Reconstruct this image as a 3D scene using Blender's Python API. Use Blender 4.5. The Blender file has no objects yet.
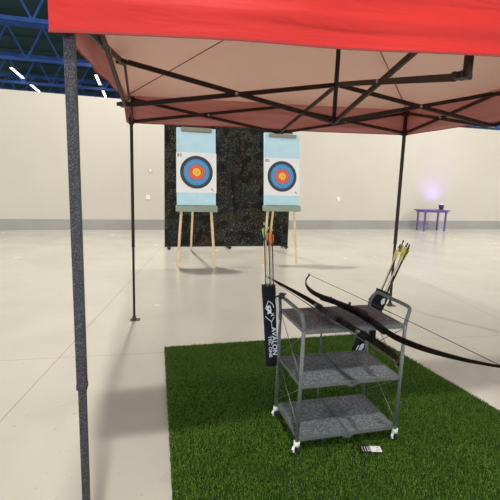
import bpy, bmesh, math, random
from mathutils import Vector, Matrix
random.seed(11)
C = bpy.context.scene.collection
V = Vector
PI = math.pi

# ------------------------------------------------------------------ camera
cd = bpy.data.cameras.new('camera'); cam = bpy.data.objects.new('camera', cd); C.objects.link(cam)
cd.sensor_width = 36; cd.lens = 414 / 500 * 36; cd.clip_start = 0.05; cd.clip_end = 200
cam.matrix_world = Matrix(((0.96888, 0.01043, -0.24730, 0),
                           (-0.24578, 0.15881, -0.95623, 0),
                           (0.02930, 0.98725, 0.15643, 1.45), (0, 0, 0, 1)))
bpy.context.scene.camera = cam

# ------------------------------------------------------------------ world, lamps, exposure
w = bpy.data.worlds.new('hall_air'); bpy.context.scene.world = w; w.use_nodes = True
w.node_tree.nodes['Background'].inputs[0].default_value = (0.93, 0.965, 1.0, 1)
w.node_tree.nodes['Background'].inputs[1].default_value = 1.65
LAMPS = [  # x, y, power; last three are unseen lamps added as fill
    (-0.10, -1.95, 385), (0.28, 9.10, 375), (16.5, 3.6, 800), (9.5, 9.10, 300), (-13.5, 3.6, 800)]
LAMPZ = 8.0
for i, (x, y, pw) in enumerate(LAMPS):
    ld = bpy.data.lights.new('high_bay_and_fill_light', 'AREA'); ld.shape = 'DISK'; ld.size = 0.42
    ld.energy = pw; ld.color = (1.0, 0.95, 0.885)
    lo = bpy.data.objects.new('high_bay_and_fill_light', ld); C.objects.link(lo); lo.location = (x, y, LAMPZ - 0.012)
vs = bpy.context.scene.view_settings
vs.view_transform = 'Standard'; vs.look = 'None'; vs.gamma = 1; vs.use_curve_mapping = False; vs.exposure = 0.42

# ------------------------------------------------------------------ materials
def mat(name, col, rough=0.6, metal=0.0, spec=0.5):
    m = bpy.data.materials.new(name); m.use_nodes = True
    b = m.node_tree.nodes['Principled BSDF']
    b.inputs['Base Color'].default_value = (*col, 1); b.inputs['Roughness'].default_value = rough
    b.inputs['Metallic'].default_value = metal; b.inputs['Specular IOR Level'].default_value = spec
    return m
def nodes(m): return m.node_tree.nodes, m.node_tree.links, m.node_tree.nodes['Principled BSDF']
def noisy(name, c1, c2, scale, rough=0.6, metal=0.0, detail=3, lo=0.35, hi=0.65, bump=0.0, coords='Object', spec=0.5):
    m = mat(name, c1, rough, metal, spec); N, L, b = nodes(m)
    tc = N.new('ShaderNodeTexCoord'); n = N.new('ShaderNodeTexNoise'); r = N.new('ShaderNodeValToRGB')
    n.inputs['Scale'].default_value = scale; n.inputs['Detail'].default_value = detail
    r.color_ramp.elements[0].position = lo; r.color_ramp.elements[1].position = hi
    r.color_ramp.elements[0].color = (*c1, 1); r.color_ramp.elements[1].color = (*c2, 1)
    L.new(tc.outputs[coords], n.inputs['Vector']); L.new(n.outputs['Fac'], r.inputs['Fac']); L.new(r.outputs['Color'], b.inputs['Base Color'])
    if bump:
        bp = N.new('ShaderNodeBump'); bp.inputs['Strength'].default_value = bump; bp.inputs['Distance'].default_value = 0.004
        L.new(n.outputs['Fac'], bp.inputs['Height']); L.new(bp.outputs['Normal'], b.inputs['Normal'])
    return m

M = {}
# polished concrete floor: mottling, stains, sawn joints
m = M['floor'] = mat('polished_concrete', (.6, .57, .52), 0.22); N, L, b = nodes(m)
tc = N.new('ShaderNodeTexCoord')
def noise(scale, detail=4, dist=0.0):
    n = N.new('ShaderNodeTexNoise'); n.inputs['Scale'].default_value = scale; n.inputs['Detail'].default_value = detail
    n.inputs['Distortion'].default_value = dist; L.new(tc.outputs['Object'], n.inputs['Vector']); return n.outputs['Fac']
def math_(op, a, c=None, d=None):
    n = N.new('ShaderNodeMath'); n.operation = op
    for k, v in enumerate((a, c, d)):
        if v is None: continue
        if isinstance(v, (int, float)): n.inputs[k].default_value = v
        else: L.new(v, n.inputs[k])
    return n.outputs[0]
def ramp(fac, stops):
    r = N.new('ShaderNodeValToRGB'); e = r.color_ramp.elements
    e[0].position, e[0].color = stops[0][0], (*stops[0][1], 1); e[1].position, e[1].color = stops[1][0], (*stops[1][1], 1)
    for p, c in stops[2:]: q = e.new(p); q.color = (*c, 1)
    L.new(fac, r.inputs['Fac']); return r.outputs['Color']
def mix(fac, a, c, mode='MIX'):
    n = N.new('ShaderNodeMix'); n.data_type = 'RGBA'; n.blend_type = mode
    for s, v in ((n.inputs['Factor'], fac), (n.inputs['A'], a), (n.inputs['B'], c)):
        if isinstance(v, (int, float)): s.default_value = v
        elif isinstance(v, tuple): s.default_value = (*v, 1)
        else: L.new(v, s)
    return n.outputs['Result']
base = ramp(noise(0.9, 5, 0.6), [(0.3, (.575, .545, .465)), (0.7, (.65, .615, .535))])
base = mix(math_('MULTIPLY', math_('GREATER_THAN', noise(26, 2), 0.72), 0.5), base, (.36, .32, .27))      # small spots
base = mix(math_('MULTIPLY', math_('GREATER_THAN', noise(2.2, 6, 1.5), 0.66), 0.18), base, (.44, .36, .31))  # stains
sep = N.new('ShaderNodeSeparateXYZ'); L.new(tc.outputs['Object'], sep.inputs[0])
def joint(coord, offset, spacing, width):
    f = math_('FRACT', math_('DIVIDE', math_('SUBTRACT', coord, offset - spacing * 20), spacing))
    return math_('LESS_THAN', f, width / spacing)
jy = joint(math_('ADD', sep.outputs['Y'], math_('MULTIPLY', sep.outputs['X'], 0.05)), 3.455, 4.6, 0.008)
jx = joint(math_('SUBTRACT', sep.outputs['X'], math_('MULTIPLY', sep.outputs['Y'], 0.18)), 3.28, 4.6, 0.009)
base = mix(math_('MULTIPLY', math_('MAXIMUM', jx, jy), 0.55), base, (.30, .22, .16))
L.new(base, b.inputs['Base Color'])
L.new(math_('MULTIPLY_ADD', noise(1.6, 4), 0.22, 0.12), b.inputs['Roughness'])
bp = N.new('ShaderNodeBump'); bp.inputs['Strength'].default_value = 0.12; bp.inputs['Distance'].default_value = 0.004
L.new(noise(5, 3), bp.inputs['Height']); L.new(bp.outputs['Normal'], b.inputs['Normal'])

M['wall'] = noisy('cream_painted_wall', (.56, .515, .44), (.58, .535, .46), 0.7, 0.7)
M['dado'] = noisy('grey_dado_paint', (.29, .29, .275), (.33, .33, .31), 1.5, 0.5)
M['far_wall'] = noisy('far_hall_wall', (.03, .04, .05), (.06, .07, .085), 0.3, 0.8)
M['ceiling'] = noisy('dark_teal_roof_deck', (.018, .055, .06), (.03, .08, .075), 0.5, 0.7)
M['truss_blue'] = noisy('blue_steel_paint', (.02, .08, .32), (.03, .11, .42), 2, 0.45)
M['truss_dark'] = mat('dark_purlin_steel', (.02, .03, .04), 0.5)
M['socket'] = mat('white_plastic', (.82, .80, .74), 0.4)
M['black_board'] = mat('black_board', (.01, .01, .01), 0.6)
m = M['pattern'] = mat('speckled_black_fabric', (.012, .011, .009), 0.85, 0, 0.2); N, L, b = nodes(m); tc = N.new('ShaderNodeTexCoord')
fine = noise(9, 4, 2.5); big = noise(2.2, 2)
line = math_('LESS_THAN', math_('ABSOLUTE', math_('SUBTRACT', fine, 0.5)), 0.013)
keep = math_('GREATER_THAN', noise(4.7, 2), 0.46)
hue = ramp(big, [(0.38, (.20, .16, .08)), (0.62, (.07, .12, .12)), (0.5, (.17, .17, .15))])
dark = ramp(noise(5, 5, 1), [(0.35, (.006, .006, .006)), (0.7, (.024, .020, .014))])
L.new(mix(math_('MULTIPLY', line, keep), dark, hue), b.inputs['Base Color'])

def cloth(name, outer, inner, trans, tfac):
    m = bpy.data.materials.new(name); m.use_nodes = True; nt = m.node_tree; N = nt.nodes; L = nt.links
    b = N['Principled BSDF']; out = N['Material Output']
    g = N.new('ShaderNodeNewGeometry'); mx = N.new('ShaderNodeMix'); mx.data_type = 'RGBA'
    mx.inputs['A'].default_value = (*outer, 1); mx.inputs['B'].default_value = (*inner, 1)
    L.new(g.outputs['Backfacing'], mx.inputs['Factor']); L.new(mx.outputs['Result'], b.inputs['Base Color'])
    b.inputs['Roughness'].default_value = 0.6; b.inputs['Specular IOR Level'].default_value = 0.35
    t = N.new('ShaderNodeBsdfTranslucent'); t.inputs['Color'].default_value = (*trans, 1)
    ms = N.new('ShaderNodeMixShader'); ms.inputs[0].default_value = tfac
    L.new(b.outputs[0], ms.inputs[1]); L.new(t.outputs[0], ms.inputs[2]); L.new(ms.outputs[0], out.inputs[0])
    tc = N.new('ShaderNodeTexCoord'); n = N.new('ShaderNodeTexNoise'); n.inputs['Scale'].default_value = 5; n.inputs['Distortion'].default_value = 1.2
    mp = N.new('ShaderNodeMapping'); mp.inputs['Scale'].default_value = (0.5, 0.5, 3)
    bp = N.new('ShaderNodeBump'); bp.inputs['Strength'].default_value = 0.35; bp.inputs['Distance'].default_value = 0.02
    L.new(tc.outputs['Object'], mp.inputs[0]); L.new(mp.outputs[0], n.inputs['Vector']); L.new(n.outputs['Fac'], bp.inputs['Height']); L.new(bp.outputs['Normal'], b.inputs['Normal'])
    return m
M['red_cloth'] = cloth('red_canopy_cloth_with_pale_coating', (.67, .024, .020), (.72, .60, .52), (.78, .26, .20), 0.16)
M['red_valance'] = cloth('red_valance_cloth', (.67, .024, .020), (.43, .255, .235), (.75, .12, .10), 0.13)
M['seam'] = mat('dark_seam_tape', (.20, .11, .09), 0.8)
M['red_hem'] = mat('dark_red_hem_tape', (.34, .03, .03), 0.7)
M['frame'] = noisy('dark_brown_canopy_steel', (.020, .0085, .006), (.034, .015, .011), 60, 0.5, 0.0, spec=0.25)
M['hammered'] = noisy('hammertone_grey_steel', (.018, .018, .023), (.13, .13, .16), 330, 0.45, 0.2, 2, 0.46, 0.74, 0.3)
M['joint'] = mat('grey_plastic_joint', (.33, .29, .27), 0.5)
M['foot'] = mat('zinc_foot_plate', (.10, .09, .08), 0.5, 0.6)

M['turf_base'] = mat('turf_backing', (.020, .045, .008), 0.95, 0, 0.1)
m = M['turf'] = mat('artificial_grass_blades', (.05, .12, .02), 0.6, 0, 0.25); N, L, b = nodes(m); tc = N.new('ShaderNodeTexCoord')
c1 = ramp(noise(170, 2), [(0.38, (.026, .075, .003)), (0.66, (.25, .36, .08)), (0.5, (.095, .21, .014))])
c2 = ramp(noise(2.4, 3), [(0.3, (.80, .85, .8)), (0.7, (1.08, 1.05, 1.0))])
L.new(mix(1.0, c1, c2, 'MULTIPLY'), b.inputs['Base Color'])

M['wood'] = noisy('pale_pine', (.66, .47, .27), (.78, .59, .37), 12, 0.5)
M['sage'] = noisy('sage_green_painted_wood', (.25, .31, .25), (.30, .36, .29), 8, 0.6)
M['clamp'] = mat('olive_grey_wood', (.27, .26, .20), 0.6)
M['foam'] = noisy('pale_blue_foam', (.52, .75, .85), (.56, .80, .89), 5, 0.85, 0, 3, 0.35, 0.65, 0, 'Object', 0.2)
M['paper'] = mat('white_target_paper', (.88, .87, .86), 0.8, 0, 0.2)
M['ring_black'] = mat('black_ring_ink', (.045, .05, .055), 0.7)
M['ring_blue'] = mat('blue_ring_ink', (.055, .30, .62), 0.7)
M['ring_red'] = mat('red_ring_ink', (.80, .10, .05), 0.7)
M['ring_gold'] = mat('gold_ring_ink', (.92, .60, .06), 0.7)
M['ring_line'] = mat('pale_ring_line', (.60, .65, .68), 0.7)
M['ring_line_dark'] = mat('dark_ring_line', (.45, .2, .05), 0.7)

m = M['mesh_metal'] = mat('grey_punched_steel', (.16, .165, .17), 0.7, 0.0, 0.3); N, L, b = nodes(m); tc = N.new('ShaderNodeTexCoord')
vor = N.new('ShaderNodeTexVoronoi'); vor.inputs['Scale'].default_value = 95; vor.inputs['Randomness'].default_value = 0.25
L.new(tc.outputs['Object'], vor.inputs['Vector'])
hole = math_('LESS_THAN', vor.outputs['Distance'], 0.30)
sp = ramp(noise(75, 2), [(0.42, (.095, .105, .118)), (0.66, (.22, .235, .25))])
L.new(mix(math_('MULTIPLY', hole, 0.55), sp, (.04, .045, .045)), b.inputs['Base Color'])
M['cart_metal'] = noisy('grey_hammered_cart_paint', (.085, .095, .098), (.165, .18, .18), 130, 0.5, 0.15, 2)
M['wire'] = mat('thin_steel_wire', (.20, .20, .17), 0.4, 0.7)
M['wheel'] = mat('black_rubber_wheel', (.02, .02, .022), 0.6)
M['castor_white'] = mat('white_castor_plastic', (.82, .85, .80), 0.4)

M['limb'] = noisy('olive_black_bow_limb', (.003, .003, .002), (.008, .007, .005), 20, 0.6, spec=0.05)
M['riser'] = noisy('black_bow_riser', (.003, .003, .003), (.007, .007, .007), 30, 0.5, spec=0.08)
M['grip'] = mat('black_rubber_grip', (.014, .014, .016), 0.7)
M['bolt'] = mat('dark_steel_bolt', (.12, .12, .13), 0.35, 0.8)
M['bowstring'] = mat('dark_waxed_string', (.045, .035, .03), 0.7)
M['quiver'] = noisy('black_navy_nylon', (.004, .0045, .008), (.008, .009, .017), 40, 0.8, spec=0.25)
M['navy'] = mat('navy_nylon', (.008, .009, .040), 0.8, 0, 0.25)
M['print'] = mat('pale_grey_print', (.66, .72, .76), 0.6)
M['clip_grey'] = mat('pale_grey_clip', (.50, .54, .54), 0.4)
M['strap'] = mat('black_strap', (.012, .012, .012), 0.6)
M['shaft_black'] = mat('black_carbon_shaft', (.018, .016, .014), 0.35)
M['shaft_pale'] = mat('pale_arrow_shaft', (.62, .56, .44), 0.45)
M['vane_orange'] = mat('orange_vane', (.80, .20, .03), 0.5)
M['vane_green'] = mat('lime_green_vane', (.42, .58, .20), 0.5)
M['vane_yellow'] = mat('yellow_vane', (.66, .55, .09), 0.5)
M['vane_dark'] = mat('dark_vane', (.03, .04, .03), 0.5)
M['nock'] = mat('pale_nock', (.50, .42, .30), 0.5)
M['card_white'] = mat('white_card', (.82, .83, .82), 0.6)
M['card_black'] = mat('black_card', (.012, .013, .018), 0.5)
M['violet_lit_tint'] = mat('violet_lit_table', (.10, .08, .34), 0.4)  # violet glow falling on the table, put into its base colour
def emit(name, col, s):
    m = mat(name, col, 0.5); b = m.node_tree.nodes['Principled BSDF']
    b.inputs['Emission Color'].default_value = (*col, 1); b.inputs['Emission Strength'].default_value = s; return m
M['lamp_glass'] = emit('lamp_diffuser', (1, .96, .9), 9)
M['strip_glass'] = emit('strip_light_tube', (.92, .97, 1), 5)
M['violet_glass'] = emit('violet_led_lens', (.35, .22, 1), 6)
M['lamp_body'] = mat('lamp_housing', (.05, .05, .055), 0.5)

# ------------------------------------------------------------------ builders
def tag(o, label=None, cat=None, group=None, kind=None):
    for k, v in (('label', label), ('category', cat), ('group', group), ('kind', kind)):
        if v: o[k] = v
    return o
def thing(name, label, cat, loc=(0, 0, 0), rotz=0, group=None):
    o = bpy.data.objects.new(name, None); C.objects.link(o); o.location = loc; o.rotation_euler = (0, 0, rotz); o.empty_display_size = 0.05
    return tag(o, label, cat, group)
def kids(o): return [c for c in bpy.data.objects if c.parent == o]
def copy_tree(o, parent=None):
    c = o.copy(); C.objects.link(c)
    if parent: c.parent = parent
    for ch in kids(o): copy_tree(ch, c)
    return c
class MB:
    """collects shapes; .build() links them as one mesh object (vertices given in the parent thing's frame plus off)"""
    def __init__(s): s.bm = bmesh.new()
    def box(s, c, d, rot=None, bevel=0.0):
        r = bmesh.ops.create_cube(s.bm, size=1); vs_ = r['verts']
        R = rot.to_matrix().to_4x4() if hasattr(rot, 'to_matrix') else (rot.to_4x4() if rot is not None else Matrix())
        bmesh.ops.transform(s.bm, matrix=Matrix.Translation(V(c)) @ R @ Matrix.Diagonal((*d, 1)), verts=vs_)
        if bevel:
            es = list({e for v in vs_ for e in v.link_edges})
            bmesh.ops.bevel(s.bm, geom=es, offset=bevel, segments=2, affect='EDGES', profile=0.5)
        return s
    def bar(s, a, b_, wd, ht, up=(0, 0, 1), bevel=0.0):
        a, b_ = V(a), V(b_); d = b_ - a; z = d.normalized(); u = V(up)
        if abs(z.dot(u)) > 0.99: u = V((0, 1, 0))
        x = u.cross(z).normalized(); y = z.cross(x)
        return s.box((a + b_) / 2, (wd, ht, d.length), Matrix((x, y, z)).transposed(), bevel)
    def tube(s, pts, r, n=10, cap=True):
        pts = [V(p) for p in pts]; rs = r if isinstance(r, (list, tuple)) else [r] * len(pts); rings = []
        t0 = (pts[1] - pts[0]).normalized(); u = t0.orthogonal().normalized()
        for i, p in enumerate(pts):
            t = ((pts[min(i + 1, len(pts) - 1)] - p).normalized() + (p - pts[max(i - 1, 0)]).normalized()).normalized()
            u = (u - t * u.dot(t)).normalized(); w_ = t.cross(u)
            rings.append([s.bm.verts.new(p + (u * math.cos(2 * PI * k / n) + w_ * math.sin(2 * PI * k / n)) * rs[i]) for k in range(n)])
        for i in range(len(rings) - 1):
            for k in range(n): s.bm.faces.new((rings[i][k], rings[i][(k + 1) % n], rings[i + 1][(k + 1) % n], rings[i + 1][k])).smooth = True
        if cap: s.bm.faces.new(rings[0][::-1]); s.bm.faces.new(rings[-1])
        return s
    def sweep(s, pts, side, wds, hts, closed=False):
        """rectangular section swept along pts; side = width direction (constant), hts along normal"""
        side = V(side).normalized(); rings = []; pts = [V(p) for p in pts]
        for i, p in enumerate(pts):
            t = (pts[min(i + 1, len(pts) - 1)] - pts[max(i - 1, 0)]).normalized(); nn = side.cross(t).normalized()
            a, h_ = wds[i] / 2, hts[i] / 2
            rings.append([s.bm.verts.new(p + side * x * a + nn * y * h_) for x, y in ((-1, -.6), (-.75, -1), (.75, -1), (1, -.6), (1, .6), (.75, 1), (-.75, 1), (-1, .6))])
        for i in range(len(rings) - 1):
            for k in range(8): s.bm.faces.new((rings[i][k], rings[i][(k + 1) % 8], rings[i + 1][(k + 1) % 8], rings[i + 1][k]))
        s.bm.faces.new(rings[0][::-1]); s.bm.faces.new(rings[-1]); return s
    def disc(s, c, r, axis, th, n=40, r0=0.0):
        ax = V(axis).normalized(); u = ax.orthogonal().normalized(); w_ = ax.cross(u); c = V(c)
        P = lambda rr, k, o: s.bm.verts.new(c + (u * math.cos(2 * PI * k / n) + w_ * math.sin(2 * PI * k / n)) * rr + ax * o)
        o0 = [P(r, k, -th / 2) for k in range(n)]; o1 = [P(r, k, th / 2) for k in range(n)]
        for k in range(n): s.bm.faces.new((o0[k], o0[(k + 1) % n], o1[(k + 1) % n], o1[k])).smooth = n > 12
        if r0 <= 0: s.bm.faces.new(o0[::-1]); s.bm.faces.new(o1)
        else:
            i0 = [P(r0, k, -th / 2) for k in range(n)]; i1 = [P(r0, k, th / 2) for k in range(n)]
            for k in range(n):
                j = (k + 1) % n
                s.bm.faces.new((i1[k], i1[j], i0[j], i0[k])); s.bm.faces.new((o1[k], o1[j], i1[j], i1[k])); s.bm.faces.new((o0[j], o0[k], i0[k], i0[j]))
        return s
    def poly(s, pts, th, nrm):
        nrm = V(nrm).normalized(); a = [s.bm.verts.new(V(p) + nrm * th / 2) for p in pts]; c = [s.bm.verts.new(V(p) - nrm * th / 2) for p in pts]
        s.bm.faces.new(a); s.bm.faces.new(c[::-1]); n = len(a)
        for k in range(n): s.bm.faces.new((a[k], c[k], c[(k + 1) % n], a[(k + 1) % n]))
        return s
    def grid(s, nu, nv, fn):
        g = [[s.bm.verts.new(fn(i / nu, j / nv)) for j in range(nv + 1)] for i in range(nu + 1)]
        for i in range(nu):
            for j in range(nv):
                s.bm.faces.new((g[i][j], g[i + 1][j], g[i + 1][j + 1], g[i][j + 1])).smooth = True
        return s
    def build(s, name, m, parent=None, off=None, recalc=True, smooth=False):
        if off is not None: bmesh.ops.translate(s.bm, vec=-V(off), verts=s.bm.verts)
        if recalc: bmesh.ops.recalc_face_normals(s.bm, faces=s.bm.faces)
        me = bpy.data.meshes.new(name); s.bm.to_mesh(me); s.bm.free(); me.materials.append(m)
        if smooth:
            for p in me.polygons: p.use_smooth = True
        o = bpy.data.objects.new(name, me); C.objects.link(o)
        if parent is not None: o.parent = parent
        return o
def struct(name, mb, m): return tag(mb.build(name, m), kind='structure')
def text_mesh(txt, size, origin, right, up, depth, m, name, parent, off=None, bold=0.0, xs=1.0):
    cu = bpy.data.curves.new(name, 'FONT'); cu.body = txt; cu.size = size; cu.extrude = depth; cu.offset = bold; cu.space_character = 1.05
    cu.align_x = 'CENTER'; cu.align_y = 'CENTER'
    tmp = bpy.data.objects.new('tmp', cu); C.objects.link(tmp); bpy.context.view_layer.update()
    me = bpy.data.meshes.new_from_object(tmp.evaluated_get(bpy.context.evaluated_depsgraph_get()))
    bpy.data.objects.remove(tmp); bpy.data.curves.remove(cu)
    R_, U = V(right).normalized(), V(up).normalized(); Z = R_.cross(U)
    o_ = V(origin) - (V(off) if off is not None else V((0, 0, 0)))
    for v in me.vertices: v.co = o_ + R_ * v.co.x * xs + U * v.co.y + Z * v.co.z
    me.materials.clear(); me.materials.append(m)
    o = bpy.data.objects.new(name, me); C.objects.link(o); o.parent = parent
    return o

# ------------------------------------------------------------------ the hall
mb = MB(); mb.box((8, 17, -0.05), (64, 64, 0.1)); struct('floor', mb, M['floor'])
WA = math.atan(0.0415)
def wall_pt(x, dy=0, z=0): return V((x, 12.86 + 0.0415 * x + dy, z))
Rw = Matrix.Rotation(WA, 3, 'Z')
c0 = wall_pt(4, 0.10)
struct('wall_back', MB().box((c0.x, c0.y, 1.87), (30, 0.2, 3.74), Rw), M['wall'])
c0 = wall_pt(4, -0.012)
struct('baseboard_back', MB().box((c0.x, c0.y, 0.155), (30, 0.024, 0.31), Rw), M['dado'])
struct('wall_far', MB().box((8, 48, 4.2), (64, 0.2, 8.4)), M['far_wall'])
mb = MB(); mb.box((8, 17, 8.55), (64, 64, 0.1))
for k in range(24): mb.box((8, -12 + k * 2.6, 8.44), (64, 0.10, 0.14))
struct('ceiling', mb, M['ceiling'])

# roof trusses spanning across the hall beyond the partition wall
def truss():
    r = thing('roof_truss', 'blue lattice roof truss under the dark hall ceiling', 'truss', (0, 0, 6.55), 0, 'blue roof trusses')
    MB().box((8, 0, 1.45), (60, 0.16, 0.16)).build('top_chord', M['truss_blue'], r)
    MB().box((8, 0, 0.0), (60, 0.14, 0.14)).build('bottom_chord', M['truss_blue'], r)
    m1 = MB()
    for k in range(40):
        x = -21 + k * 1.45
        m1.bar((x, 0, 0), (x + 0.72, 0, 1.4), 0.07, 0.07); m1.bar((x + 0.72, 0, 1.4), (x + 1.45, 0, 0), 0.07, 0.07)
    m1.build('web', M['truss_blue'], r)
    return r
t0 = truss()
for k in range(6):
    t = t0 if k == 0 else copy_tree(t0)
    t.location = (0, 16.5 + 5.2 * k, 6.72)
    t['label'] = 'blue lattice roof truss beyond the wall, ' + ('nearest', 'second nearest', 'third nearest', 'fourth nearest', 'fifth nearest', 'farthest')[k] + ' of the six'
# strip lights in rows that run away from the camera
s0 = None
for i, x in enumerate((-14.6, -10.6, -6.6, -2.45)):
    for k, y in enumerate((19.0, 24.2, 28.0, 33.5, 39.0)):
        if s0 is None:
            s0 = thing('strip_light', 'white strip light hanging below the hall roof', 'ceiling light', (0, 0, 0), 0, 'strip lights beyond the wall')
            MB().box((0, 0, 0.05), (0.16, 2.3, 0.07), None, 0.01).build('housing', M['truss_dark'], s0)
            MB().box((0, 0, 0), (0.12, 2.2, 0.04), None, 0.01).build('diffuser', M['strip_glass'], s0)
            for sy in (-.9, .9): MB().tube([(0, sy, 0.08), (0, sy, 1.44)], 0.012, 6).build('hanger', M['truss_dark'], s0)
            o = s0
        else: o = copy_tree(s0)
        o.location = (x, y + 2.0, 7.06)
        o['label'] = 'white strip light beyond the wall, ' + ('leftmost row', 'second row from left', 'third row from left', 'rightmost row')[i] + ', ' + ('nearest', 'second nearest', 'middle', 'second farthest', 'farthest')[k] + ''
# high bay lamps: two cast the canopy shadows, three are added fill
h0 = None
for (x, y, pw) in LAMPS:
    if h0 is None:
        h0 = thing('high_bay_and_fill_lamp', 'round high bay lamp hanging from the hall ceiling', 'ceiling light', (0, 0, 0), 0, 'high bay lamps')
        MB().tube([(0, 0, 0), (0, 0, .04), (0, 0, .10), (0, 0, .2)], [.225, .22, .13, .07], 24).build('housing', M['lamp_body'], h0)
        MB().disc((0, 0, -0.004), 0.21, (0, 0, 1), 0.006).build('lens', M['lamp_glass'], h0)
        MB().tube([(0, 0, .2), (0, 0, .50)], .01, 6).build('hanger', M['lamp_body'], h0); o = h0
    else: o = copy_tree(h0)
    o.location = (x, y, LAMPZ)
    o['label'] = 'round high bay lamp on the hall ceiling, ' + ('behind the canopy’s open front', 'above the floor before the black backdrop', 'unseen added fill, far to the right of the canopy', 'unseen added fill for the wall, above the floor before the violet-lit table', 'unseen added fill, far to the left of the canopy')[[l[:2] for l in LAMPS].index((x, y))]

# wall sockets
for x, z, lab in ((0.125, 0.98, 'small white wall socket left of the black backdrop'), (0.20, 1.78, 'small pale wall plate higher up, left of the black backdrop'), (6.47, 1.05, 'small white wall socket right of the archery targets')):
    p = wall_pt(x, -0.014, z)
    s = thing('wall_socket', lab, 'socket', p, WA)
    MB().box((0, 0, 0), (0.13, 0.02, 0.13), None, 0.004).build('face_plate', M['socket'] if z < 1.5 else M['wall'], s)
    MB().box((0, -0.011, 0), (0.05, 0.004, 0.05)).build('outlet', M['socket'], s)

# table with the violet glow in its colour, and uplight, at the right
t = thing('side_table', 'small table coloured as violet-lit against the far wall under violet glow', 'table', (9.97, 12.75, 0))
MB().box((0, 0, .735), (1.1, .55, .035), None, .006).build('tabletop', M['violet_lit_tint'], t)
MB().box((0, 0, .69), (1.0, .45, .05)).build('apron', M['violet_lit_tint'], t)
for sx in (-.42, .42):
    for sy in (-.2, .2): MB().bar((sx, sy, 0), (sx, sy, .67), .05, .05).build('leg', M['violet_lit_tint'], t)
t = thing('led_uplight', 'violet LED uplight standing on the table by the far wall', 'stage light', (10.33, 12.75, .7525))
MB().disc((0, 0, .01), .09, (0, 0, 1), .02, 24).build('base', M['lamp_body'], t)
MB().tube([(0, 0, .02), (0, 0, .06), (0, .0, .17), (0, .0, .19)], [.05, .085, .09, .08], 20).build('housing', M['lamp_body'], t)
MB().disc((0, 0, .193), .07, (0, 0, 1), .004, 24).build('lens', M['violet_glass'], t)
ld = bpy.data.lights.new('violet_beam', 'SPOT'); ld.energy = 20; ld.color = (.30, .16, 1); ld.spot_size = math.radians(125); ld.spot_blend = 1; ld.shadow_soft_size = .07
lo = bpy.data.objects.new('violet_beam', ld); C.objects.link(lo); lo.location = (10.33, 12.75, .99); lo.rotation_euler = (math.radians(180 - 32), 0, 0)

# ------------------------------------------------------------------ black backdrop
bx0, bx1, by = 0.43, 3.28, 9.16
t = thing('backdrop_board', 'tall black speckled backdrop board behind the two archery targets', 'backdrop', ((bx0 + bx1) / 2, by, 0)); off = t.location
for k in range(2):
    a = bx0 + k * (bx1 - bx0) / 2; c = a + (bx1 - bx0) / 2
    MB().box(((a + c) / 2, by, 1.47), (c - a - .006, .035, 2.80)).build('panel', M['pattern'], t, off)
    for (p, q) in (((a + .012, by, .05), (a + .012, by, 2.88)), ((c - .012, by, .05), (c - .012, by, 2.88)), ((a, by, .06), (c, by, .06)), ((a, by, 2.88), (c, by, 2.88))):
        MB().bar(p, q, .012, .040).build('frame', M['black_board'], t, off)
for x in (bx0 + .09, (bx0 + bx1) / 2, bx1 - .09):
    m1 = MB(); m1.box((x, by, .045), (.07, .42, .03), None, .005)
    for sy in (-.17, .17): m1.disc((x, by + sy, .03), .03, (1, 0, 0), .03, 14)
    m1.build('foot', M['black_board'], t, off)

# ------------------------------------------------------------------ archery easels, butts and faces
TILT = math.radians(7)
def slant(z): return (z - 1.0) * math.tan(TILT)        # how far back the easel front leans at height z
Rt_ = Matrix.Rotation(-TILT, 3, 'X')
tn = V((0, -math.cos(TILT), -math.sin(TILT)))            # outward normal of the face (towards the archers)
tn = Rt_ @ V((0, -1, 0))
tu = Rt_ @ V((0, 0, 1))
def easel(label, fx, lz):
    r = thing('target_easel', label, 'easel', (0, 0, 0), 0, 'target easels')
    for s in (-1, 1):
        MB().bar((s * .325, 0, 0), (s * .255, .055, 1.02), .042, .03, bevel=.004).build('front_leg', M['wood'], r)
        MB().bar((s * .255, .058, .98), (s * .20, .165 + slant(1.6), 2.36), .042, .03).build('upright', M['wood'], r)
    MB().bar((fx, 1.78, 0), (.0, .22, 2.20), .042, .03, bevel=.004).build('rear_leg', M['wood'], r)
    MB().box((0, .015, 1.012 + lz), (.70, .15, .10), None, .006).build('ledge', M['sage'], r)
    MB().box((0, .125, 2.34), (.52, .03, .06), None, .004).build('top_rail', M['clamp'], r)
    return r
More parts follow.
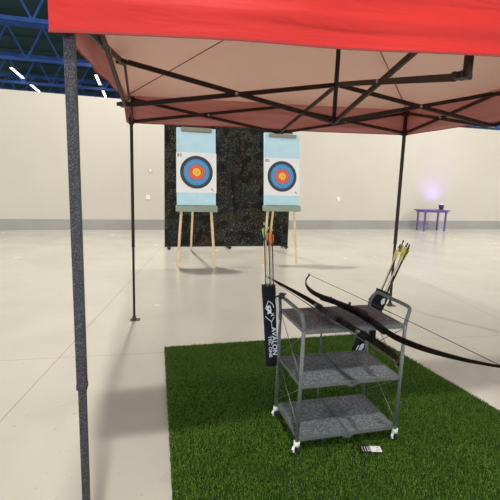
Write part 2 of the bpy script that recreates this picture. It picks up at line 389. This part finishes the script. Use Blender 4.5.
def butt(r_, lab, lab2, lz, fz):
    p = V(r_.location)
    b_ = thing('foam_butt', lab, 'archery butt', p + V((0, .0, 1.064 + lz)), 0, 'foam butts')
    c = V((0, .045, 0)) + tu * .655
    MB().box(c, (.665, .07, 1.31), Rt_, .004).build('foam_block', M['foam'], b_)
    MB().box(c + tn * .0352, (.003, .0012, 1.30), Rt_).build('seam', M['ring_line'], b_)
    m1 = MB(); m1.box(V((0, .045, 0)) + tu * 1.262 + tn * .045, (.49, .02, .045), Rt_, .003)
    m1.build('clamp_bar', M['clamp'], b_)
    f = thing('archery_target', lab2, 'archery target', p + V((0, .0, 1.064 + lz)) + V((0, .045, 0)) + tu * (.555 + fz) + tn * .0375, 0, 'target faces')
    MB().box((0, 0, 0), (.685, .003, .68), Rt_).build('paper', M['paper'], f)
    z = 0.0022
    for n_, rad, mm in (('black_ring', .279, 'ring_black'), ('blue_ring', .222, 'ring_blue'), ('red_ring', .134, 'ring_red'), ('gold_ring', .069, 'ring_gold')):
        MB().disc(tn * z + V((0, 0, .008)), rad, tn, .001, 56).build(n_, M[mm], f); z += .0012
    for rad, mm in ((.251, 'bolt'), (.178, 'ring_line'), (.101, 'ring_gold'), (.040, 'ring_line_dark'), (.018, 'ring_line_dark')):
        MB().disc(tn * (z - .0002) + V((0, 0, .008)), rad, tn, .0008, 56, rad - .0022).build('score_line', M[mm], f)
    m1 = MB()
    for dx, dz in ((-.075, -.02), (-.035, -.055), (-.05, -.045), (.02, .0), (-.25, .13)):
        m1.disc(tn * (z + .0006) + V((dx, 0, .008)) + tu * dz, .007, tn, .001, 10)
    m1.build('arrow_holes', M['ring_black'], f)
    m1 = MB(); o_ = tn * .0022 + tu * .288 + V((-.295, 0, 0))
    for dx, dz, w_, h_ in ((-.012, 0, .008, .045), (-.012, .02, .03, .008), (-.012, 0, .03, .008), (-.012, -.02, .03, .008), (.018, 0, .008, .045), (.03, .02, .02, .008), (.03, -.02, .02, .008), (.04, 0, .008, .045)):
        m1.box(o_ + V((dx, 0, 0)) + tu * dz, (w_, .001, h_), Rt_)
    m1.build('corner_mark', M['ring_black'], f)
    m1 = MB(); o_ = tn * .0022 - tu * .285 + V((.27, 0, 0))
    m1.box(o_, (.035, .001, .012), Rt_ @ Matrix.Rotation(.7, 3, 'Y')); m1.box(o_ + tu * .012 + V((-.012, 0, 0)), (.02, .001, .014), Rt_); m1.box(o_ - tu * .02 + V((.02, 0, 0)), (.012, .001, .01), Rt_)
    m1.box(tn * .0022 + tu * .285 + V((.27, 0, 0)), (.018, .001, .006), Rt_)
    m1.build('corner_mark', M['ring_black'], f)
e1 = easel('pale wooden easel with sage ledge, left of the two, before the backdrop', .10, 0); e1.location = (.878, 7.12, 0)
butt(e1, 'pale blue foam butt on the left wooden easel', 'round five-colour paper target face pinned on the left foam butt', 0, 0)
e2 = easel('pale wooden easel with sage ledge, right of the two, beyond the upright quiver', .32, .018); e2.location = (2.46, 7.25, 0)
butt(e2, 'pale blue foam butt on the right wooden easel', 'round five-colour paper target face pinned on the right foam butt', .018, -.035)

# ------------------------------------------------------------------ artificial grass
mat_c = [(.165, 3.55), (2.16, 3.55), (2.42, .35), (.075, .35)]
g = thing('artificial_grass_mat', 'dark green artificial grass mat on the floor under the canopy and cart', 'grass mat', (1.2, 2.0, 0)); off = g.location
MB().poly([(x, y, .004) for x, y in mat_c], .008, (0, 0, 1)).build('backing', M['turf_base'], g, off)
nb = 190000; vs_, fs_ = [], []
rnd = random.random
for k in range(nb):
    v = rnd() ** 0.9; y = 3.555 - 3.2 * v
    xl = .160 + (.075 - .160) * v; xr = 2.165 + (2.42 - 2.165) * v; x = xl + (xr - xl) * rnd()
    a = rnd() * 2 * PI; hgt = .009 + .011 * rnd(); ln = .003 + .010 * rnd(); wd = .0011 + .0008 * rnd(); b2 = rnd() * 2 * PI
    dx, dy = math.cos(a) * wd, math.sin(a) * wd; lx, ly = math.cos(b2) * ln, math.sin(b2) * ln
    X, Y = x - off[0], y - off[1]; i = len(vs_)
    vs_ += [(X - dx, Y - dy, .007), (X + dx, Y + dy, .007), (X + dx * .8 + lx * .4, Y + dy * .8 + ly * .4, .007 + hgt * .6), (X - dx * .8 + lx * .4, Y - dy * .8 + ly * .4, .007 + hgt * .6), (X + lx, Y + ly, .007 + hgt)]
    fs_ += [(i, i + 1, i + 2, i + 3), (i + 3, i + 2, i + 4)]
me = bpy.data.meshes.new('grass_blades'); me.from_pydata(vs_, [], fs_); me.materials.append(M['turf'])
o = bpy.data.objects.new('grass_blades', me); C.objects.link(o); o.parent = g; o['kind'] = 'stuff'

# ------------------------------------------------------------------ pop-up canopy
can = thing('pop_up_canopy', 'red pop-up canopy tent with dark folding frame over the grass mat', 'canopy tent', (1.4, 2.9, 0)); CO = can.location
LR = (-.11, 4.37); RR = (2.98, 4.43); LN = (-.200, 1.35); RN = (2.96, 1.38)
ND = {'LR': (*LR, 2.03, 2.23), 'RR': (*RR, 2.10, 2.32), 'LN': (*LN, 1.925, 2.11), 'RN': (*RN, 2.00, 2.24),
      'RM': (1.41, 4.38, 2.01, 2.27), 'NM': (1.20, 1.44, 1.89, 2.15), 'NS': (1.20, 1.385, 2.0, 2.21), 'LM': (-.118, 2.87, 1.93, 2.185), 'XM': (2.84, 3.00, 2.00, 2.25), 'C': (1.345, 2.88, 1.925, 2.17)}
for key in ('LR', 'RR', 'LN', 'RN'):
    x, y, zb, zt = ND[key]; zj = .78
    lg = MB().box((x, y, (zj + zt + .03) / 2), (.031, .031, zt + .03 - zj), None, .003).build('leg', M['hammered'] if key[1] == 'N' else M['frame'], can, CO)
    MB().box((x, y, zj / 2 + .005), (.024, .024, zj - .01 + .06), None, .002).build('inner_tube', M['hammered'] if key[1] == 'N' else M['frame'], lg)\
        .data.transform(Matrix.Translation(-CO))
    MB().box((x, y, zj + .01), (.034, .034, .022), None, .004).build('height_lock', M['hammered'] if key[1] == 'N' else M['frame'], lg, CO)
    m1 = MB(); m1.box((x + .01, y, .003), (.10, .085, .006), None, .001); m1.box((x, y, .02), (.04, .04, .035))
    m1.build('foot_plate', M['foot'], lg, CO)
    m1 = MB(); m1.box((x, y, zb), (.055, .055, .06), None, .005)
    sx = 1 if key[0] == 'L' else -1; sy = 1 if key[1] == 'N' else -1
    m1.box((x + sx * .03, y, zb), (.03, .012, .035)); m1.box((x, y + sy * .03, zb), (.012, .03, .035))
    m1.build('slider', M['frame'], can, CO)
    m1 = MB(); m1.box((x, y, zt), (.06, .06, .055), None, .005)
    m1.box((x + sx * .03, y, zt), (.03, .012, .035)); m1.box((x, y + sy * .03, zt), (.012, .03, .035))
    m1.build('top_bracket', M['frame'], can, CO)
for key in ('RM', 'NM', 'NS', 'LM', 'XM', 'C'):
    x, y, zb, zt = ND[key]
    for z in (zb, zt):
        m1 = MB(); s_ = .05 if key != 'C' else .06
        m1.box((x, y, z), (s_, s_, .026), None, .004); m1.box((x, y, z), (.085, .014, .022)); m1.box((x, y, z), (.014, .085, .022))
        m1.build('hub', M['frame'], can, CO)
def scissor(a, b_, o1):
    A, B = ND[a], ND[b_]
    p = [V((A[0], A[1], A[2])), V((A[0], A[1], A[3])), V((B[0], B[1], B[2])), V((B[0], B[1], B[3]))]
    d = (p[2] - p[0]); d.z = 0; d.normalize(); sd = V((-d.y, d.x, 0)); o = sd * .009
    MB().bar(p[0] + d * .03 + o, p[3] - d * .03 + o, .015, .030).build('truss_bar', M['frame'], can, CO)
    MB().bar(p[1] + d * .03 - o, p[2] - d * .03 - o, .015, .030).build('truss_bar', M['frame'], can, CO)
    mid = (p[0] + p[3] + p[1] + p[2]) / 4
    MB().disc(mid, .011, sd, .040, 12).build('pivot_bolt', M['joint'], can, CO)
for a, b_ in (('LR', 'RM'), ('RM', 'RR'), ('LN', 'NS'), ('NS', 'RN'), ('LN', 'LM'), ('LM', 'LR'), ('RN', 'XM'), ('XM', 'RR'), ('LM', 'C'), ('C', 'XM'), ('C', 'RM'), ('NM', 'C')):
    scissor(a, b_, 0)
MB().bar((1.20, 1.412, 1.88), (1.20, 1.412, 2.22), .024, .024).build('slider_post', M['frame'], can, CO)
PK = V((1.355, 2.88, 2.93))
MB().tube([(1.345, 2.88, 1.90), (PK.x, PK.y, PK.z - .02)], .016, 12).build('centre_pole', M['frame'], can, CO)
MB().disc((PK.x, PK.y, PK.z - .03), .06, (0, 0, 1), .03, 20).build('pole_cap', M['frame'], can, CO)
# cloth: corners of the rim, a bit outside the legs
e = .045
rim = [V((LN[0] - e, LN[1] - e, 2.135)), V((RN[0] + e, RN[1] - e, 2.295)), V((RR[0] + e, RR[1] + e, 2.365)), V((LR[0] - e, LR[1] + e, 2.275))]
zb_ = [(1.846, 2.040), (2.040, 2.085), (2.085, 2.02), (2.02, 1.846)]   # height of the valance hem at the two ends of each side
rr_ = random.Random(4)
for k in range(4):
    a, b_ = rim[k], rim[(k + 1) % 4]
    def roof(u, v, a=a, b_=b_):
        p = a.lerp(b_, u).lerp(PK, v); s_ = math.sin(PI * v) * math.sin(PI * u) if v < 1 else 0
        return p + V((0, 0, -.045 * s_ + .004 * math.sin(u * 23 + v * 9) * s_))
    ro = MB().grid(24, 16, roof).build('roof_panel', M['red_cloth'], can, CO, recalc=False)
    h0_, h1_ = zb_[k]; side_ = k == 3; d = (b_ - a); d.z = 0; nrm = V((d.y, -d.x, 0)).normalized(); ph = rr_.random() * 6
    def val(u, v, side_=side_, a=a, b_=b_, h0_=h0_, h1_=h1_, nrm=nrm, ph=ph):
        p = a.lerp(b_, u); zt = p.z; z = h0_ + (h1_ - h0_) * u + .006 * math.sin(u * 9 + ph) * math.sin(PI * u)
        if side_: z = (2.02 + (2.185 - 2.02) * min(1, u / .09)) if u < .09 else (2.185 + (1.93 - 2.185) * (u - .09) / .85 if u < .94 else 1.93 + (1.846 - 1.93) * (u - .94) / .06)
        off_ = ((.006 * math.sin(v * 17 + u * 3 + ph) + .003 * math.sin(v * 41 + u * 14)) + .003 * math.sin(v * 31 - u * 5) + .010 * math.sin(u * 11 + ph) * v + .006 * math.sin(u * 29 + v * 3)) * min(1, v * 3) * min(1, 12 * u, 12 * (1 - u)) + .012 * v * min(1, 12 * u, 12 * (1 - u))
        return V((p.x, p.y, zt + (z - zt) * v)) + nrm * off_
    va = MB().grid(90, 14, lambda u, v: val(u, 1 - v)).build('valance', M['red_valance'], can, CO, recalc=False)
    # stitched hem
    m1 = MB(); m1.sweep([val(i / 60, 1.0) for i in range(61)], (0, 0, 1), [.008] * 61, [.004] * 61)
    m1.build('hem', M['red_hem'], va, CO)
    # hip seam under the roof
    hp = [a.lerp(PK, t_) + V((0, 0, -.006)) for t_ in (0.02, .3, .6, .97)]
    MB().tube(hp, .004, 6).build('seam', M['seam'], ro, CO)
# ------------------------------------------------------------------ three-tier folding cart
cx0, cx1, cy0, cy1 = .80, 1.403, 1.925, 2.31
Z1, Z2, Z3 = .105, .405, .705
cart = thing('folding_cart', 'grey three-tier metal folding cart on castors standing on the grass mat', 'cart', ((cx0 + cx1) / 2, (cy0 + cy1) / 2, .02)); KO = cart.location
R_ = .0105
def leg_line(x, y, z):    # legs splay very slightly
    fx = (z - Z3) / (Z1 - Z3); return V((x + (-.012 if x < 1 else -.014) * fx, y + (-.012 if y < 2.1 else -.03) * fx, z))
for x in (cx0, cx1):
    for y in (cy0, cy1):
        MB().tube([leg_line(x, y, .075), leg_line(x, y, Z2), leg_line(x, y, Z3)], R_, 12).build('leg', M['cart_metal'], cart, KO)
        b0 = leg_line(x, y, .07); sx = -1 if x < 1 else 1
        ca = MB().tube([(b0.x, b0.y, .088), (b0.x, b0.y, .062)], .017, 14).build('castor', M['castor_white'], cart, KO)
        m1 = MB(); m1.disc((b0.x + .004, b0.y + .004, .040), .021, (1, .3, 0), .020, 18); m1.build('wheel', M['wheel'], ca, KO)
        m1 = MB()
        m1.bar((b0.x - .018, b0.y - .004, .066), (b0.x - .020, b0.y - .010, .034), .008, .014); m1.bar((b0.x + .012, b0.y, .066), (b0.x + .014, b0.y, .046), .004, .014)
        m1.bar((b0.x - .018, b0.y - .006, .062), (b0.x - .030, b0.y - .020, .052), .014, .007, bevel=.002)
        m1.build('brake_fork', M['castor_white'], ca, KO)
    # handle loop
    out = -.012 if x < 1 else .030
    H = .093
    pts = [V((x, cy0, Z3 - .005)), V((x + out * .3, cy0, Z3 + .04)), V((x + out * .9, cy0 + .012, Z3 + H - .018)), V((x + out, cy0 + .035, Z3 + H)),
           V((x + out, (cy0 + cy1) / 2, Z3 + H + .002)), V((x + out, cy1 - .045, Z3 + H)), V((x + out * .9, cy1 - .015, Z3 + H - .018)), V((x + out * .3, cy1, Z3 + .04)), V((x, cy1, Z3 - .005))]
    fine_ = []
    for i in range(len(pts) - 1):
        p0 = pts[max(i - 1, 0)]; p1 = pts[i]; p2 = pts[i + 1]; p3 = pts[min(i + 2, len(pts) - 1)]
        for q in range(5):
            t_ = q / 5; fine_.append(.5 * ((2 * p1) + (p2 - p0) * t_ + (2 * p0 - 5 * p1 + 4 * p2 - p3) * t_ ** 2 + (3 * p1 - p0 - 3 * p2 + p3) * t_ ** 3))
    fine_.append(pts[-1])
    MB().tube(fine_, R_, 12).build('handle', M['cart_metal'], cart, KO)
    # crossed wires at the side
    for za, zb in ((Z1, Z2), (Z2, Z3)):
        xx = x + (.004 if x < 1 else -.004)
        MB().tube([(xx, cy0, za + .01), (xx, cy1, zb - .02)], .0022, 6).build('brace_wire', M['wire'], cart, KO)
        MB().tube([(xx + .003, cy1, za + .01), (xx + .003, cy0, zb - .02)], .0022, 6).build('brace_wire', M['wire'], cart, KO)
for z in (Z1, Z2, Z3):
    f0, f1, g0, g1 = leg_line(cx0, cy0, z), leg_line(cx1, cy0, z), leg_line(cx0, cy1, z), leg_line(cx1, cy1, z)
    xa, xb, ya, yb = f0.x + .006, f1.x - .006, f0.y, g0.y; xm = (xa + xb) / 2
    m1 = MB()
    for (p, q) in ((xa, xm - .0015), (xm + .0015, xb)):
        m1.box(((p + q) / 2, (ya + yb) / 2, z - .003), (q - p, yb - ya, .003))
    sh = m1.build('shelf', M['mesh_metal'], cart, KO)
    m1 = MB()
    for (p, q) in ((xa, xm - .0015), (xm + .0015, xb)):
        for y in (ya, yb): m1.box(((p + q) / 2, y, z - .010), (q - p, .006, .022), None, .002)
    for x in (xa, xb): m1.box((x, (ya + yb) / 2, z - .010), (.006, yb - ya, .022), None, .002)
    m1.build('rim', M['cart_metal'], sh, KO)
    m1 = MB()
    for sx in (-1, 1): m1.box((xm + sx * .006, (ya + yb) / 2, z - .010), (.004, yb - ya, .020))
    for y in (ya - .004, yb + .004):
        m1.poly([(xm - .035, y, z - .020), (xm + .035, y, z - .020), (xm + .010, y, z - .033), (xm - .010, y, z - .033)], .003, (0, 1, 0))
    m1.build('fold_hinge', M['cart_metal'], sh, KO)
    m1 = MB()
    for i in range(1, 6):
        y = ya + (yb - ya) * i / 6
        m1.box(((xa + xb) / 2, y, z - .0062), (xb - xa, .004, .003))
    m1.build('stiffener', M['cart_metal'], sh, KO)
for za, zb in ((Z1, Z2), (Z2, Z3)):
    MB().tube([(1.075, cy1 - .01, za), (1.075, cy1 - .01, zb - .02)], .006, 8).build('centre_strut', M['cart_metal'], cart, KO)

# ------------------------------------------------------------------ recurve bows lying across the top shelf
SS = [0, .1, .2, .32, .42, .55, .68, .76, .80, .825]; DD = [.165, .165, .185, .215, .215, .18, .11, .045, .008, .004]
def smooth_d(s):
    s = abs(s)
    # Catmull-Rom through the table
    i = max(k for k in range(len(SS) - 1) if SS[k] <= s + 1e-9)
    t_ = (s - SS[i]) / (SS[i + 1] - SS[i]); m0 = (DD[i + 1] - DD[max(i - 1, 0)]) / (SS[i + 1] - SS[max(i - 1, 0)]); m1_ = (DD[min(i + 2, len(DD) - 1)] - DD[i]) / (SS[min(i + 2, len(DD) - 1)] - SS[i])
    h = SS[i + 1] - SS[i]
    if i == 0: m0 = 0
    return (2 * t_**3 - 3 * t_**2 + 1) * DD[i] + (t_**3 - 2 * t_**2 + t_) * h * m0 + (-2 * t_**3 + 3 * t_**2) * DD[i + 1] + (t_**3 - t_**2) * h * m1_
def make_bow(label, P, az, pit, rol, side):
    A = V((math.sin(az) * math.cos(pit), math.cos(az) * math.cos(pit), math.sin(pit)))
    Hh = A.cross(V((0, 0, 1))).normalized(); Vv = Hh.cross(A); B = side * Hh * math.cos(rol) + Vv * math.sin(rol)
    W = A.cross(B); P = V(P)
    bow = thing('recurve_bow', label, 'bow', P, 0, 'recurve bows on the cart')
    at = lambda s, d=0.0: A * s + B * (smooth_d(s) - .165 + d)
    for sg in (-1, 1):
        ss = [.285 + (.825 - .285) * i / 36 for i in range(37)]
        pts = [at(sg * s) for s in ss]; wds = [.031 - .003 * (s - .285) / .54 - .019 * max(0, (s - .45) / .375) ** 1.2 for s in ss]; hts = [.012 - .006 * (s - .285) / .54 for s in ss]
        lb = MB().sweep(pts, W, wds, hts).build('limb', M['limb'], bow, smooth=False)
        tp = at(sg * .822)
        MB().tube([tp - A * sg * .018 + B * .002, tp - A * sg * .004], .0055, 8).build('limb_tip', M['bowstring'], lb)
        q = at(sg * .255, -.016)
        MB().disc(q, .011, B, .022, 14).build('limb_bolt', M['bolt'], bow)
    ss = [-.30 + .60 * i / 48 for i in range(49)]
    pts, wds, hts = [], [], []
    for s in ss:
        a_ = abs(s); bulge = .010 * math.exp(-((a_ - .11) / .05) ** 2)
        pts.append(at(s, .010 + bulge * .8)); wds.append(.030 if a_ < .24 else .034)
        hts.append(.034 + .5 * bulge + (.006 if .05 < s < .09 else 0) - (.012 if .14 < a_ < .20 else 0) + (.008 if a_ < .045 else 0) - .012 * max(0, (a_ - .24) / .06))
    MB().sweep(pts, W, wds, hts).build('riser', M['riser'], bow)
    MB().sweep([at(s, -.010) for s in (-.065, -.04, -.01, .02, .04)], W, [.024, .032, .030, .030, .022], [.030, .042, .034, .030, .02]).build('grip', M['grip'], bow)
    m1 = MB(); q = at(.075, .0); m1.bar(q - W * .006, q + W * .030, .012, .010); m1.build('arrow_rest', M['bolt'], bow)
    g0 = B * -.165
    MB().tube([at(-.815, -.004), at(-.77) * .25 + (g0 + A * -.77) * .75, g0 + A * -.3, g0 + A * .3, at(.77) * .25 + (g0 + A * .77) * .75, at(.815, -.004)], .0020, 6).build('bowstring', M['bowstring'], bow)
    MB().tube([g0 + A * -.10, g0 + A * .10], .0030, 8).build('serving', M['strap'], bow)
    return bow
make_bow('dark recurve bow, left of the two across the top shelf, tip reaching the tall quiver', (1.0097, 2.0321, .7410), -.0055, -.0271, -.4605, 1)
make_bow('dark recurve bow, right of the two across the top shelf, with a hooked upper tip', (1.1968, 2.0955, .7400), -.1503, .0357, -.0403, -1)

# ------------------------------------------------------------------ quivers with arrows
def make_quiver(label, P, U_, Rr, ln, w0, w1, dpt, parts):
    """P = centre of the mouth, U_ = axis up out of the mouth, Rr = width direction"""
    U_ = V(U_).normalized(); Rr = V(Rr); Rr = (Rr - U_ * Rr.dot(U_)).normalized(); Fw = Rr.cross(U_)   # Fw = towards the viewer side
    q = thing('arrow_quiver', label, 'quiver', P, 0, 'quivers on the cart')
    bm_ = MB(); n = 16; rings = []
    prof = [(0, 1, 1), (-.03, 1.05, 1.05), (-.25, 1, 1), (-.6, .97, .9), (-.95, .93, .75), (-1, .82, .5)]
    for (s, a_, b2) in prof:
        wd = (w0 + (w1 - w0) * -s) / 2 * a_; dd = dpt / 2 * b2; ring = []
        for k in range(n):
            an = 2 * PI * k / n; cx, cy = math.cos(an), math.sin(an)
            cx = math.copysign(abs(cx) ** .55, cx); cy = math.copysign(abs(cy) ** .75, cy)
            ring.append(bm_.bm.verts.new(U_ * s * ln + Rr * cx * wd + Fw * cy * dd))
        rings.append(ring)
    for i in range(len(rings) - 1):
        for k in range(n): bm_.bm.faces.new((rings[i][k], rings[i][(k + 1) % n], rings[i + 1][(k + 1) % n], rings[i + 1][k])).smooth = True
    bm_.bm.faces.new(rings[-1])
    po = bm_.build('pouch', M['quiver'], q)
    sol = po.modifiers.new('thickness', 'SOLIDIFY'); sol.thickness = .002
    return q, U_, Rr, Fw
# upright quiver hanging from the left handle
Q1 = V((.672, 2.16, .890))
q, U_, Rr, Fw = make_quiver('tall black quiver with white lettering hanging upright at the cart’s left side', Q1, (-.080, 0, 1), (1, -.25, 0), .475, .076, .070, .042, None)
fr = dp = .0235
def q1pt(a, u, f=.0225): return Rr * a + U_ * u + Fw * f
LS = .0022
m1 = MB()
def stroke(m_, p, q_, w_=.0035): m_.bar(p, q_, w_, .0012, up=Fw)
hexa = [(-.024, -.125), (-.005, -.078), (.018, -.098), (.024, -.120)]
for i in range(3): stroke(m1, q1pt(*hexa[i]), q1pt(*hexa[i + 1]))
lo_ = [(-.026, -.168), (.006, -.200), (.012, -.196), (.022, -.176)]
for i in range(3): stroke(m1, q1pt(*lo_[i]), q1pt(*lo_[i + 1]))
stroke(m1, q1pt(.007, -.200), q1pt(.010, -.245))
m1.build('emblem_outline', M['print'], q)
m1 = MB()
m1.poly([q1pt(*c, .0226) for c in ((-.016, -.108), (.004, -.104), (.010, -.128), (.008, -.150), (-.015, -.156), (-.010, -.140), (-.018, -.130))], .0012, Fw)
m1.build('emblem', M['print'], q)
MB().poly([q1pt(*c, .0236) for c in ((-.004, -.120), (.004, -.120), (.004, -.130), (-.004, -.130))], .001, Fw).build('emblem_dot', M['quiver'], q)
m1 = MB(); stroke(m1, q1pt(.006, -.150), q1pt(.024, -.168), .004); stroke(m1, q1pt(.022, -.150), q1pt(.006, -.170), .004)
m1.build('emblem_cross', M['print'], q)
text_mesh('AVALON', .036, q1pt(.019, -.318, .0215), -U_, Rr, .0008, M['print'], 'lettering', q, bold=.0007, xs=1.13)
text_mesh('TEC ONE', .024, q1pt(-.006, -.350, .0215), -U_, Rr, .0008, M['print'], 'lettering', q, bold=.0005, xs=1.25)
MB().poly([q1pt(*c, .0205) for c in ((-.030, -.19), (-.004, -.225), (-.004, -.33), (-.030, -.30))], .002, Fw).build('navy_panel', M['navy'], q)
MB().tube([q1pt(-.036, .004, .010), q1pt(0, .008, .024), q1pt(.036, .004, .010), q1pt(.036, .004, -.014), q1pt(0, .006, -.022), q1pt(-.036, .004, -.014), q1pt(-.036, .004, .010)], .004, 8).build('mouth_rim', M['strap'], q)
m1 = MB(); m1.tube([q1pt(.034, -.06, .006), q1pt(.050, -.058, .012), q1pt(.070, -.048, .010), q1pt(.096, -.052, -.004)], .0055, 8)
m1.build('belt_strap', M['strap'], q)
MB().poly([q1pt(*c, .014) for c in ((.034, -.075), (.046, -.070), (.052, -.090), (.044, -.108), (.050, -.14), (.042, -.175), (.036, -.12))], .008, Fw).build('belt_clip', M['clip_grey'], q)
MB().box(q1pt(.072, -.058, .004), (.03, .024, .034), None, .006).build('clip_hook', M['strap'], q)
MB().tube([q1pt(.040, -.17, .01), q1pt(.050, -.20, .014), q1pt(.046, -.25, .01)], .004, 6).build('strap_end', M['clip_grey'], q)

def make_arrow(label, base, tip_to, shaft, vane, dia=.0028, nock='nock', group=None, vl=.062, vh=.012, spin=0.0, vane2=None):
    base, top = V(base), V(tip_to); d = (top - base).normalized(); ln = (top - base).length; u = d.orthogonal().normalized(); w_ = d.cross(u)
    a = thing('arrow', label, 'arrow', base, 0, group)
    MB().tube([V((0, 0, 0)), d * (ln - .012)], dia, 8).build('shaft', M[shaft], a)
    MB().tube([d * (ln - .014), d * (ln - .004), d * ln], [dia * 1.15, dia * 1.2, dia * .8], 8).build('nock', M[nock], a)
    for k in range(3):
        an = spin + k * 2 * PI / 3; r = u * math.cos(an) + w_ * math.sin(an); nn = d.cross(r)
        MB().poly([d * (ln - .03) + r * dia, d * (ln - .036) + r * (dia + vh), d * (ln - .03 - vl * .45) + r * (dia + vh * .85), d * (ln - .03 - vl) + r * dia], .0012, nn).build('vane', M[vane2 if (vane2 and k == 0) else vane], a)
    return a
g1 = 'arrows in the upright quiver'
bt = Q1 + U_ * -.40
for ax, ay, tx, ty, tz, sh, vn, nk, lab, sp in (
    (-.022, .004, -.022, .0, 1.250, 'shaft_black', 'vane_green', 'vane_green', 'black arrow with lime green vanes, leftmost in the upright quiver', .4),
    (-.008, -.006, -.012, -.01, 1.230, 'shaft_pale', 'vane_dark', 'nock', 'pale-shafted arrow with dark vanes beside the lime green one', 1.2),
    (.004, .006, .002, .01, 1.225, 'shaft_black', 'vane_orange', 'nock', 'dark arrow with orange vanes, left of the three orange ones in the upright quiver', .2),
    (.012, -.006, .012, -.006, 1.210, 'shaft_pale', 'vane_orange', 'vane_orange', 'pale-shafted arrow with orange vanes, middle one in the upright quiver', 1.5),
    (.022, .004, .022, .008, 1.215, 'shaft_black', 'vane_orange', 'nock', 'dark arrow with orange vanes, rightmost in the upright quiver', 2.2)):
    make_arrow(lab, bt + Rr * ax + Fw * ay, V((Q1.x, Q1.y, 0)) + Rr * tx + Fw * ty + V((-.016, 0, tz)), sh, vn, .0034, nk, g1, .058, .011, sp)

# slanting quiver behind the right end of the cart
Q2 = V((1.560, 2.405, .765)); ax2 = V((.165, .0, .41)).normalized()
q, U_, Rr, Fw = make_quiver('black quiver slanting behind the cart’s right end with yellow-vaned arrows', Q2, ax2, (1, 0, -.4), .46, .098, .088, .050, None)
MB().tube([Rr * -.047 + Fw * .012, Fw * .028, Rr * .047 + Fw * .012, Rr * .047 - Fw * .014, Fw * -.024, Rr * -.047 - Fw * .014, Rr * -.047 + Fw * .012], .004, 8).build('mouth_rim', M['strap'], q)
P2 = lambda a, u, f=.026: Rr * a + U_ * u + Fw * f
MB().poly([P2(*c) for c in ((.0, -.045), (.018, -.040), (.026, -.075), (.010, -.090), (-.006, -.070))], .0015, Fw).build('emblem', M['print'], q)
m1 = MB()
m1.poly([P2(*c, .023) for c in ((-.006, -.385), (.012, -.375), (.020, -.405), (.004, -.44), (-.012, -.425))], .002, Fw); m1.build('emblem', M['print'], q)
m1 = MB(); m1.poly([P2(*c, .024) for c in ((-.026, -.40), (-.018, -.398), (-.022, -.435), (-.030, -.435))], .002, Fw); m1.build('lettering', M['print'], q)
MB().box(P2(.052, -.27, 0), (.03, .03, .17), None, .006).build('side_pocket', M['quiver'], q)
MB().tube([P2(-.03, -.03, .0), P2(-.060, -.05, -.005), P2(-.066, -.09, -.010)], .009, 8).build('belt_loop', M['strap'], q)
g2 = 'arrows in the slanting quiver'
b2_ = Q2 - ax2 * .38
for a0, f0, a1, f1, ln, sh, vn, lab, sp, v2 in (
    (-.020, .004, -.046, .004, .325, 'shaft_pale', 'vane_yellow', 'pale-shafted arrow with yellow vanes, leftmost in the slanting quiver', .3, None),
    (-.008, -.008, -.026, -.01, .375, 'shaft_black', 'vane_yellow', 'dark arrow with yellow vanes reaching highest, left side of the slanting quiver', 1.1, 'vane_dark'),
    (.000, .010, -.008, .014, .350, 'shaft_pale', 'vane_yellow', 'pale-shafted arrow with yellow vanes at the front of the slanting quiver', 2.0, None),
    (.008, -.004, .008, -.004, .370, 'shaft_black', 'vane_yellow', 'dark arrow with yellow vanes in the middle of the slanting quiver', .8, 'vane_dark'),
    (.016, .008, .020, .010, .345, 'shaft_black', 'vane_yellow', 'dark arrow with yellow vanes, second from the right in the slanting quiver', 1.7, None),
    (.022, -.008, .028, -.006, .365, 'shaft_black', 'vane_yellow', 'dark arrow with yellow vanes, rightmost in the slanting quiver', 2.6, 'vane_dark')):
    make_arrow(lab, b2_ + Rr * a0 + Fw * f0, Q2 + ax2 * (ln - .006) + Rr * (a1 + .016) + Fw * f1, sh, vn, .0046, 'vane_dark', g2, .075, .013, sp, v2)

# ------------------------------------------------------------------ card on the grass
cc = V((1.200, 1.845, .029)); ux = V((.98, -.25, 0)).normalized(); uy = V((.0, 0, 0)); uy = V((0, 0, 1)).cross(ux)
c = thing('product_card', 'small black and white card lying on the grass beside the cart', 'card', (cc.x, cc.y, .029))
Rc = Matrix((ux, uy, (0, 0, 1))).transposed()
MB().box((0, 0, 0), (.118, .056, .0015), Rc).build('card', M['card_black'], c)
MB().box(ux * .026 + V((0, 0, .0012)), (.058, .050, .001), Rc).build('white_panel', M['card_white'], c)
m1 = MB()
for a_, w_ in ((-.048, .003), (-.034, .003), (-.020, .004), (-.010, .003)): m1.box(ux * a_ + V((0, 0, .0012)), (w_, .040, .001), Rc)
m1.build('stripes', M['card_white'], c)
m1 = MB()
for a_, b2 in ((.036, .010), (.042, -.004), (.030, -.012)): m1.box(ux * a_ + uy * b2 + V((0, 0, .0019)), (.014, .005, .0006), Rc)
m1.build('print_marks', M['joint'], c)
